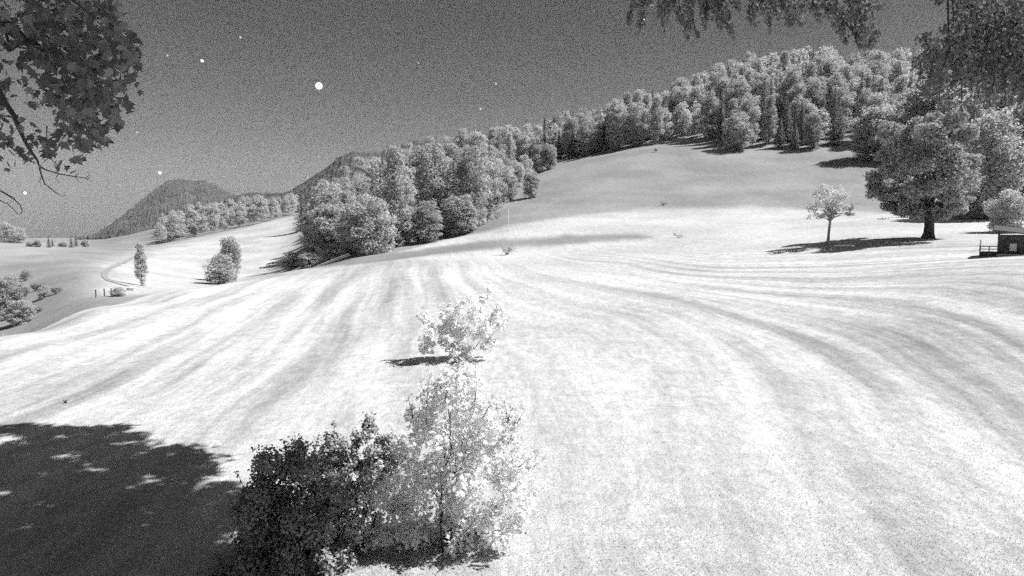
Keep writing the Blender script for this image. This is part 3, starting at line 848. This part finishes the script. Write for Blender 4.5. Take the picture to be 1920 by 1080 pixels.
# ------------------------------------------------------------------ hut
class Boxes:
    def __init__(s): s.v = []; s.f = []
    def box(s, c, d, rz=0.0, rx=0.0, ry=0.0):
        n = len(s.v)
        from mathutils import Euler
        R = Euler((rx, ry, rz)).to_matrix()
        for x in (-1, 1):
            for y in (-1, 1):
                for z in (-1, 1):
                    s.v.append(tuple(Vector(c) + R @ Vector((x * d[0] / 2, y * d[1] / 2, z * d[2] / 2))))
        for f in ((0, 1, 3, 2), (4, 6, 7, 5), (0, 4, 5, 1), (2, 3, 7, 6), (0, 2, 6, 4), (1, 5, 7, 3)):
            s.f.append(tuple(n + i for i in f))
    def build(s, name, mat, parent=None, bev=.012):
        me = bpy.data.meshes.new(name); me.from_pydata(s.v, [], s.f); me.update()
        bm = bmesh.new(); bm.from_mesh(me)
        bmesh.ops.bevel(bm, geom=list(bm.edges), offset=bev, segments=1, affect='EDGES', profile=.5)
        bmesh.ops.recalc_face_normals(bm, faces=bm.faces)
        bm.to_mesh(me); bm.free()
        return link(name, me, mat, parent)

def hut():
    p = put(1872, 480)
    t = thing('wooden_hut', 'small dark wooden hut with sloping roof and railed deck at the right edge', 'hut', p)
    t.rotation_euler = (0, 0, -.64); t.scale = (.74, .74, .84)
    # local x to the right, y away; front left corner at the origin
    W, Dp, H = 4.6, 3.4, 2.2
    b = Boxes(); b.box((W / 2 - .1, Dp / 2, -.05), (W + .2, Dp + .1, .5)); b.build('plinth', M_PALE, t)
    b = Boxes()
    for x in (0.05,):                               # board wall, vertical planks with gaps for the openings
        pass
    def wall_x(y, segs):
        for x0, x1, z0, z1 in segs:
            xx = x0
            while xx < x1 - .01:
                w = min(.19, x1 - xx)
                b.box((xx + w / 2, y, (z0 + z1) / 2), (w - .015, .05, z1 - z0)); xx += .19
    def wall_y(x, segs):
        for y0, y1, z0, z1 in segs:
            yy = y0
            while yy < y1 - .01:
                w = min(.19, y1 - yy)
                b.box((x, yy + w / 2, (z0 + z1) / 2), (.05, w - .015, z1 - z0)); yy += .19
    wall_x(0, [(0, .95, .2, H), (.95, 1.65, .2, .5), (.95, 1.65, 1.3, H), (1.65, W, .2, H)])
    wall_x(Dp, [(0, W, .2, H)]); wall_y(0, [(0.04, Dp - .04, .2, H + .1)]); wall_y(W, [(0.04, Dp - .04, .2, H - .1)])
    b.build('wall', M_WOOD, t, .004)
    b = Boxes(); b.box((1.3, .02, .9), (.66, .03, .76)); pane = b.build('window', M_PALE, t, .004)
    f = Boxes(); f.box((1.3, -.04, 1.32), (.84, .04, .07)); f.box((1.3, -.04, .48), (.84, .04, .07)); f.box((.92, -.04, .9), (.07, .04, .77)); f.box((1.68, -.04, .9), (.07, .04, .77)); f.build('frame', M_WOOD, pane, .004)
    b = Boxes()
    for sgn, y0 in ((-1, Dp / 2), (1, Dp / 2)):
        b.box((W / 2 - .1, Dp / 2 + sgn * 1.12, H + .40), (W + 1.0, 2.36, .09), 0, -sgn * .24, .12)
    b.box((W / 2 - .1, Dp / 2, H + .71), (W + 1.0, .2, .07), 0, 0, .12)
    b.build('roof', M_ROOF, t)
    g = bpy.data.meshes.new('gable')
    gvv = [(-.02, .03, H), (-.02, Dp - .03, H), (-.02, Dp / 2, H + .8), (.04, .03, H), (.04, Dp - .03, H), (.04, Dp / 2, H + .8)]
    g.from_pydata(gvv, [], [(0, 2, 1), (3, 4, 5), (0, 1, 4, 3), (1, 2, 5, 4), (2, 0, 3, 5)]); link('gable', g, M_WOOD, t)
    b = Boxes(); b.box((-.95, 1.0, .2), (1.7, 2.0, .45)); b.build('deck', M_WOOD, t)
    b = Boxes(); b.box((-.95, .05, .98), (1.7, .07, .09)); b.box((-1.76, 1.0, .98), (.07, 1.83, .09)); b.box((-.95, .05, .7), (1.6, .05, .07)); b.build('handrail', M_WOOD, t)
    for x, y in ((-1.76, .05), (-.9, .05), (-1.76, 1.95)):
        b = Boxes(); b.box((x, y, .68), (.09, .09, .52)); b.build('rail_post', M_WOOD, t)
    for x, y in ((-.12, -.35),):
        b = Boxes(); b.box((x, y, 1.2), (.1, .1, 2.2)); b.build('porch_post', M_WOOD, t)
hut()
pole(1838, 470, 452, 'small white post beside the hut deck', .09)

# pale trough by the track
p = put(246, 545)
t = thing('water_trough', 'pale oval water trough by the track below the pale slope', 'trough', p)
bm = bmesh.new(); bmesh.ops.create_cone(bm, cap_ends=True, segments=24, radius1=.85, radius2=1.0, depth=.6)
for v in bm.verts: v.co.z += .3; v.co.y *= .6
me = bpy.data.meshes.new('basin'); bm.to_mesh(me); bm.free(); link('basin', me, M_PALE, t)
bm = bmesh.new(); bmesh.ops.create_cone(bm, cap_ends=True, segments=24, radius1=1.07, radius2=1.07, depth=.07)
for v in bm.verts: v.co.z += .635; v.co.y *= .6
me = bpy.data.meshes.new('rim'); bm.to_mesh(me); bm.free(); link('rim', me, M_PALE, t)

# ------------------------------------------------------------------ near bushes
def bush(name, label, foot, blobs, y, spread, leaf, dens, mat, seed, per=4, stems=10, bark=None, tmpl=RH, rs=(.4, .62), maxper=900, extra=0):
    rng = np.random.default_rng(seed)
    p = put(*foot)
    cl, rd = [], []
    for u, v, r in blobs:
        k = y / F
        for _ in range(per):
            c = P(u, v, y) - p + np.array([rng.normal(0, r * k * .4), rng.uniform(-1, 1) * min(spread, r * k * 1.6), rng.normal(0, r * k * .36)])
            if c[2] < .1: c[2] = .1 + rng.random() * .2
            cl.append(c); rd.append(r * k * rng.uniform(*rs))
    C, N, S = clump_leaves(cl, rd, dens, leaf, rng, flat=.9, outw=.75, up=.55, maxper=maxper, fill=.3)
    C[:, 2] = np.maximum(C[:, 2], .03)
    r = thing(name, label, 'bush', p)
    tr = TubeSet()
    for i in range(stems):
        c = cl[rng.integers(len(cl))]
        tr.tube(bez((rng.normal(0, .12), rng.normal(0, .12), -.1), c, .1, rng, 7), np.linspace(.028, .005, 7), 6)
    if extra:
        # long leafy shoots poking out of the outline
        EC, EN = [], []
        for i in range(extra):
            c = cl[rng.integers(len(cl))]; d = c / np.linalg.norm(c) + rng.normal(size=3) * .35 + np.array([0, 0, .5]); d /= np.linalg.norm(d)
            ln = rng.uniform(.5, .95) * max(rd)
            pts = np.array([c + d * ln * 1.5 * t for t in np.linspace(0, 1, 6)])
            tr.tube(pts, np.linspace(.012, .003, 6), 4)
            for q in pts[1:]:
                for _ in range(4):
                    EC.append(q + rng.normal(0, leaf * .5, 3)); EN.append(rng.normal(size=3) + np.array([0, 0, .4]))
        C = np.concatenate([C, EC]); N = np.concatenate([N, EN]); S = np.concatenate([S, leaf * rng.uniform(.6, 1.1, len(EC))])
    link('stem', tr.mesh('stem'), bark or M_BARK, r)
    link('foliage', leaves_mesh('foliage', C, N, S, tmpl, rng), mat, r)
    return r
main_blobs = [(862, 712, 30), (840, 735, 38), (885, 745, 38), (800, 765, 34), (850, 775, 50), (915, 780, 44), (790, 815, 44), (850, 830, 60), (925, 840, 50), (955, 800, 20),
              (740, 870, 44), (800, 890, 60), (870, 900, 64), (940, 900, 52), (980, 890, 26), (700, 935, 44), (760, 950, 56), (840, 965, 60), (910, 960, 50), (965, 945, 36),
              (690, 975, 32), (740, 985, 38), (800, 990, 38), (865, 990, 38), (925, 985, 30)]
bush('bush', 'largest pale leafy bush in the centre foreground, moonlit on its right side', (840, 1028), main_blobs, 13.5, .9, .14, 175, M_LEAF_BUSH, 21, per=7, stems=9, extra=120, maxper=260)
up_blobs = [(868, 568, 14), (905, 562, 9), (838, 592, 20), (885, 590, 24), (928, 585, 18), (940, 605, 14), (800, 605, 14), (815, 622, 20), (855, 620, 28), (900, 618, 24), (805, 645, 20), (840, 648, 22), (870, 655, 20), (912, 648, 16)]
bush('bush', 'white leafy bush standing behind the top of the largest bush', (862, 672), up_blobs, 34.0, 1.4, .24, 90, M_LEAF_WHITE, 22, per=6, stems=4, extra=24)
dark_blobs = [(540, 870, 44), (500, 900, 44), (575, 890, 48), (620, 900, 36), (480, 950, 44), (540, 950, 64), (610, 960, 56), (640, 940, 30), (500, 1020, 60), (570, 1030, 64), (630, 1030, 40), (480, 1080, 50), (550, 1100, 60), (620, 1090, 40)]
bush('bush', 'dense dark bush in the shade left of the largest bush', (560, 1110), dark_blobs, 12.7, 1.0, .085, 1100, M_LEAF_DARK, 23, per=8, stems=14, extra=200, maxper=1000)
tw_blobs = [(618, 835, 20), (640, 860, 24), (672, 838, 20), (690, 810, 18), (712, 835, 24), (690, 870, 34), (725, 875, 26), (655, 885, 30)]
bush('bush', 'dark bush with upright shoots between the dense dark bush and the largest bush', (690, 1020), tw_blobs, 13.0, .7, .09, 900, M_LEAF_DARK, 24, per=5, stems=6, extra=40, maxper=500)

# ------------------------------------------------------------------ overhanging maple, top left
def maple():
    rng = np.random.default_rng(31)
    dense = [(125, 0), (215, 0), (222, 30), (235, 60), (262, 105), (250, 150), (225, 200), (212, 240), (190, 272), (150, 290), (130, 262), (115, 225), (95, 170), (70, 120), (60, 60), (50, 0)]
    loose = [(-120, -60), (210, -60), (215, 20), (160, 100), (130, 262), (140, 300), (128, 318), (80, 318), (60, 300), (20, 322), (-120, 320)]
    hole = [(135, 40), (170, 35), (205, 50), (205, 62), (160, 70), (135, 60)]
    sparse_h = [[(20, 190), (45, 165), (70, 195), (60, 235), (35, 250), (15, 230)], [(85, 210), (112, 200), (118, 240), (90, 250)], [(0, 15), (22, 10), (25, 22), (0, 25)], [(60, 130), (90, 125), (95, 160), (66, 160)], [(0, 235), (14, 230), (16, 265), (0, 270)]]
    C, N = [], []
    while len(C) < 1700:
        u, v = rng.uniform(-120, 265), rng.uniform(-60, 325)
        a = np.array([u + rng.normal(0, 11)]), np.array([v + rng.normal(0, 11)])
        if inpoly(*a, hole)[0] and rng.random() < .9: continue
        if inpoly(*a, dense)[0]: pass
        elif inpoly(*a, loose)[0]:
            if rng.random() < .62 or math.sin(u * .16 + 3 * math.sin(v * .05)) + math.sin(v * .19 + 2 * math.sin(u * .07)) > .45: continue
            if any(inpoly(*a, h)[0] for h in sparse_h) and rng.random() < .93: continue
        else: continue
        y = rng.uniform(8.0, 10.8)
        C.append(P(u, v, y)); N.append(rng.normal(size=3) + np.array([.1, -1.0, .5]))
    # the crown goes on up and to the left outside the frame
    for _ in range(2600):
        y = rng.uniform(6, 12); u, v = rng.uniform(-900, -100), rng.uniform(-700, 300)
        C.append(P(u, v, y)); N.append(rng.normal(size=3) + np.array([0, -.6, .6]))
    for _ in range(1500):
        y = rng.uniform(8, 11.5); u, v = rng.uniform(-300, 220), rng.uniform(-500, -60)
        C.append(P(u, v, y)); N.append(rng.normal(size=3) + np.array([0, -.6, .6]))
    C, N = np.array(C), np.array(N)
    base = np.array([-12.5, 8.5, 0.0]); base[2] = float(ground(base[0], base[1]))
    S = rng.uniform(.11, .19, len(C))
    tang = rng.normal(size=(len(C), 3)) * .5 + np.array([.35, 0, -1.0])
    t = thing('maple_tree', 'dark maple with lobed leaves hanging into the upper left corner', 'tree', base)
    ts = TubeSet()
    ts.tube([(0, 0, -.3), (0.1, 0, 1), (0, .1, 5), (.3, 0, 9), (.6, .2, 13)], [.6, .42, .34, .25, .1], 12)
    def br(pix, r0, r1, y0=9.3):
        pts = [P(u, v, y0 + i * .05) - base for i, (u, v) in enumerate(pix)]
        ts.tube(pts, np.linspace(r0, r1, len(pts)), 7)
    br([(-420, -250), (-150, -60), (0, 40), (45, 75), (80, 95), (110, 115), (140, 140), (175, 160), (215, 150)], .12, .01)
    br([(-300, 20), (-90, 60), (0, 70), (20, 95), (35, 85)], .07, .012)
    br([(0, 40), (10, 60), (18, 85), (55, 92)], .03, .012)
    br([(-300, 60), (-60, 120), (-5, 165), (8, 190), (25, 215), (40, 250), (52, 275), (70, 300), (74, 312)], .06, .01)
    br([(74, 312), (85, 318), (110, 326), (140, 331), (160, 334), (172, 340)], .012, .004)
    br([(140, 331), (147, 325), (148, 316)], .005, .002); br([(140, 331), (146, 338), (152, 343)], .005, .002); br([(160, 334), (168, 328), (165, 322)], .004, .002); br([(156, 333), (164, 336), (170, 330)], .004, .002)
    br([(110, 326), (104, 334), (112, 342)], .005, .002)
    br([(74, 314), (78, 330), (84, 345), (97, 355), (110, 365), (118, 368), (124, 364)], .012, .003)
    br([(78, 330), (74, 340), (78, 350)], .005, .002)
    br([(-60, 330), (-20, 350), (0, 357), (15, 366), (27, 374), (38, 385), (42, 396), (38, 402), (30, 400)], .014, .003)
    br([(-40, 362), (0, 376), (14, 382), (25, 392), (34, 402)], .009, .003)
    br([(10, 362), (20, 368), (28, 370), (24, 378), (14, 380)], .005, .003)
    br([(45, 75), (60, 60), (80, 62), (110, 85), (135, 100)], .02, .008)
    br([(80, 95), (88, 120), (85, 140), (100, 160)], .015, .006)
    for _ in range(40):
        i = rng.integers(1700); q = C[i] - base
        u, v = project(C[i]); 
        e = P(float(u) + rng.normal(-30, 20), float(v) - abs(rng.normal(35, 15)), C[i][1]) - base
        ts.tube(bez(e, q, 0, rng, 5), np.linspace(.01, .003, 5), 4)
    link('trunk', ts.mesh('trunk'), M_BARK, t)
    link('crown', leaves_mesh('crown', C - base, N, S, MAPLE, rng, tang), M_LEAF_MAPLE, t)
    return C[:1700]
mapleC = maple()

# ------------------------------------------------------------------ tall tree behind the camera whose crown shades the lower left
def overhead():
    rng = np.random.default_rng(41)
    shade = [(-700, 803), (100, 800), (215, 800), (268, 812), (300, 828), (345, 842), (372, 862), (400, 880), (430, 898), (428, 930), (412, 1000), (395, 1045), (410, 1080), (540, 1092), (560, 1130), (520, 1300), (-700, 1300)]
    gaps = [(215, 832, 14, 3), (190, 890, 14, 5), (150, 866, 18, 3), (240, 998, 20, 8), (252, 1038, 16, 7), (50, 1066, 18, 7), (370, 872, 22, 3), (330, 1074, 24, 5)]
    cl, rd = [], []
    n = 0
    while n < 860:
        u, v = rng.uniform(-260, 570), 800 + 470 * rng.random() ** 1.25
        if not inpoly(np.array([u]), np.array([v]), shade)[0]: continue
        g = hit(u, v)
        if g is None: continue
        if any(((u - a) / (b + 5)) ** 2 + ((v - c2) / (d + 3)) ** 2 < 1 for a, c2, b, d in gaps if b) and True: continue
        n += 1
        t = 12.0 / L[2]
        for _ in range(60):
            q = g + L * t
            uu, vv = project(q)
            if vv < -90 * 1 - 1144 * .75 / q[1]: break
            t += .5
        t += rng.random() * 3.0
        cl.append(g + L * t); rd.append(rng.uniform(.4, .75))
    # shade over the maple
    for i in rng.integers(0, len(mapleC), 260):
        t = rng.uniform(5, 9) / L[2]
        q = mapleC[i] + L * t
        uu, vv = project(q)
        if vv > -100: continue
        cl.append(q); rd.append(rng.uniform(.45, .8))
    for _ in range(240):  # extra unseen clumps added overhead to deepen the lower-left shadow
        q = np.array([rng.uniform(-17, 3), rng.uniform(5, 19), rng.uniform(15, 24)])
        if project(q)[1] > -110: continue
        cl.append(q); rd.append(rng.uniform(.7, 1.3))
    # the rest of the crown, over and behind the camera
    for _ in range(120):
        q = np.array([rng.normal(3, 4), rng.uniform(-12, 3), rng.uniform(14, 24)])
        cl.append(q); rd.append(rng.uniform(.8, 1.4))
    base = np.array([3.5, -5.0, float(ground(3.5, -5.0))])
    C, N, S = clump_leaves([c - base for c in cl], rd, 60, .3, rng, maxper=170, fill=.1)
    t = thing('tall_tree', 'tall tree standing behind the camera whose crown shades the lower left meadow', 'tree', base)
    ts = TubeSet()
    ts.tube([(0, 0, -.4), (0, 0, .3), (0.1, .1, 5), (0, .3, 10), (.3, .8, 15), (.3, 1.5, 22)], [.9, .62, .5, .42, .3, .08], 14)
    for j in range(0, len(cl), 14):
        c = cl[j] - base
        if c[1] < 3: a = (0, .3, 11)
        else: a = (0.1, .5, 13)
        m = (np.array(a) + c) / 2; m[2] = max(m[2], c[2] * .97 + 1.0)
        pts = np.array([np.array(a) * (1 - s) ** 2 + 2 * m * s * (1 - s) + c * s * s for s in np.linspace(0, 1, 9)])
        ts.tube(pts, np.linspace(.12, .02, 9), 6)
    link('trunk', ts.mesh('trunk'), M_BARK, t)
    link('crown', leaves_mesh('crown', C, N, S, RH, rng), M_LEAF_OVER, t)
overhead()

# ------------------------------------------------------------------ drooping boughs along the top right
def drooping():
    rng = np.random.default_rng(51)
    base = np.array([13.0, 3.0, float(ground(13.0, 3.0))])
    t = thing('weeping_tree', 'tree with fine drooping twigs hanging along the top right edge', 'tree', base)
    ts = TubeSet()
    ts.tube([(0, 0, -.4), (0, 0, .4), (0, .1, 6), (-.2, .3, 11), (-.5, .6, 16)], [.7, .5, .42, .3, .1], 12)
    def br(pix, r0, r1, y0):
        pts = [P(u, v, y0) - base for (u, v) in pix]
        ts.tube(pts, np.linspace(r0, r1, len(pts)), 6)
    LC, LN, LT = [], [], []
    def strand(u, v, ln, slant, y, dens, wid=4.0):
        pts = []
        for s in np.linspace(0, 1, 9):
            pts.append((u + slant * s * ln + 3 * math.sin(s * 5 + u), v + ln * s))
        ts.tube([P(a, b, y) - base for a, b in pts], np.linspace(.009, .002, 9), 4)
        for _ in range(int(ln * dens)):
            s = rng.random(); a = np.interp(s, np.linspace(0, 1, 9), [q[0] for q in pts]); b = v + ln * s
            w = wid * (1.1 - .6 * s)
            LC.append(P(a + rng.normal(0, w), b + rng.normal(0, 2), y + rng.normal(0, .05))); LN.append(rng.normal(size=3) + np.array([0, -.7, .3])); LT.append(np.array([rng.normal() * .5 + slant, 0, -1.0]))
    # bough A: six long strands and shorter ones
    for u, v, ln, sl in [(1205, -30, 110, -.25), (1225, -20, 100, .1), (1240, -20, 115, .1), (1262, -30, 120, .2), (1285, -10, 115, .2), (1300, -40, 120, .15), (1318, -30, 110, .3), (1330, -40, 135, .25), (1345, -30, 125, .3), (1195, -40, 60, .0), (1215, -40, 70, .2), (1270, -40, 80, 0)]:
        for k in range(2):
            strand(u + rng.normal(0, 6), v - 10, ln * rng.uniform(.6, 1.1), sl, rng.uniform(8.6, 9.6), 1.1, 3)
    for _ in range(26): strand(rng.uniform(1185, 1340), rng.uniform(-80, -20), rng.uniform(40, 90), rng.normal(.1, .2), rng.uniform(8.5, 9.8), 1.2, 7)
    # bough B
    for _ in range(30): strand(rng.uniform(1360, 1540), rng.uniform(-90, -10), rng.uniform(30, 80), rng.normal(.3, .35), rng.uniform(8.5, 9.8), 1.6, 8)
    strand(1437, -10, 75, .05, 9, 1)
    # bough C, reaching lower
    br([(1500, -60), (1530, -2), (1560, 20), (1580, 38), (1600, 60), (1612, 95)], .03, .006, 9)
    for _ in range(24): strand(rng.uniform(1500, 1625), rng.uniform(-60, 30), rng.uniform(45, 75), rng.normal(.25, .15), rng.uniform(8.6, 9.6), 1.3, 8)
    for _ in range(16): strand(rng.uniform(1590, 1640), rng.uniform(10, 50), rng.uniform(35, 55), rng.normal(.3, .1), rng.uniform(8.6, 9.6), 1.2, 5)
    for _ in range(16): strand(rng.uniform(1620, 1780), rng.uniform(-90, -50), rng.uniform(45, 75), rng.normal(.1, .15), rng.uniform(8.6, 9.6), 2.2, 7)
    # bough D at the right edge
    br([(1776, -80), (1777, 0), (1778, 45), (1781, 80)], .016, .006, 8.5)
    br([(1790, -80), (1786, 0), (1788, 40), (1781, 80)], .014, .006, 8.6)
    for _ in range(150): strand(rng.uniform(1775, 2060), rng.uniform(-90, 110), rng.uniform(45, 95), rng.normal(.05, .15), rng.uniform(8.2, 9.6), 1.1, 10)
    for _ in range(70): strand(rng.uniform(1725, 2000), rng.uniform(60, 150), rng.uniform(45, 85), rng.normal(.05, .15), rng.uniform(8.2, 9.6), .9, 10)
    for x in (1240, 1310, 1380, 1450, 1520, 1600, 1700, 1800, 1900):
        e = P(x, -75, 9) - base
        ts.tube(bez((-.2, .3, 9.5 + rng.random()), e, .8, rng, 8), np.linspace(.08, .012, 8), 6)
    C = np.array(LC) - base
    link('trunk', ts.mesh('trunk'), M_BARK, t)
    link('crown', leaves_mesh('crown', C, np.array(LN), rng.uniform(.045, .085, len(C)), RH, rng, np.array(LT)), M_LEAF_OVER, t)
drooping()

# ------------------------------------------------------------------ grass blades in the near meadow
def grass():
    rng = np.random.default_rng(61)
    n = 110000
    y = 10.5 + np.minimum(rng.exponential(6, n), 60)
    x = rng.uniform(-.95, .95, n) * y
    z = ground(x, y)
    c = np.stack([x, y, z + .015], -1)
    hgt = rng.uniform(.015, .04, n) * (1 + y / 40)
    a = rng.random(n) * 6.28
    w = rng.uniform(.003, .007, n) * (1 + y / 20)
    side = np.stack([np.cos(a), np.sin(a), a * 0], -1) * w[:, None]
    tip = np.stack([rng.normal(0, .5, n) * hgt, rng.normal(0, .5, n) * hgt, hgt], -1)
    v = np.stack([c - side, c + side, c + tip], 1).reshape(-1, 3)
    me = mesh_np('grass', v, np.arange(n * 3).reshape(n, 3))
    o = link('grass', me, leaf_mat('grass_blades', .4, .75, .4, 0, .3))
    tag(o, 'short pale grass blades over the near meadow', 'grass', None, 'stuff')
grass()

if haze_on:
    haze()
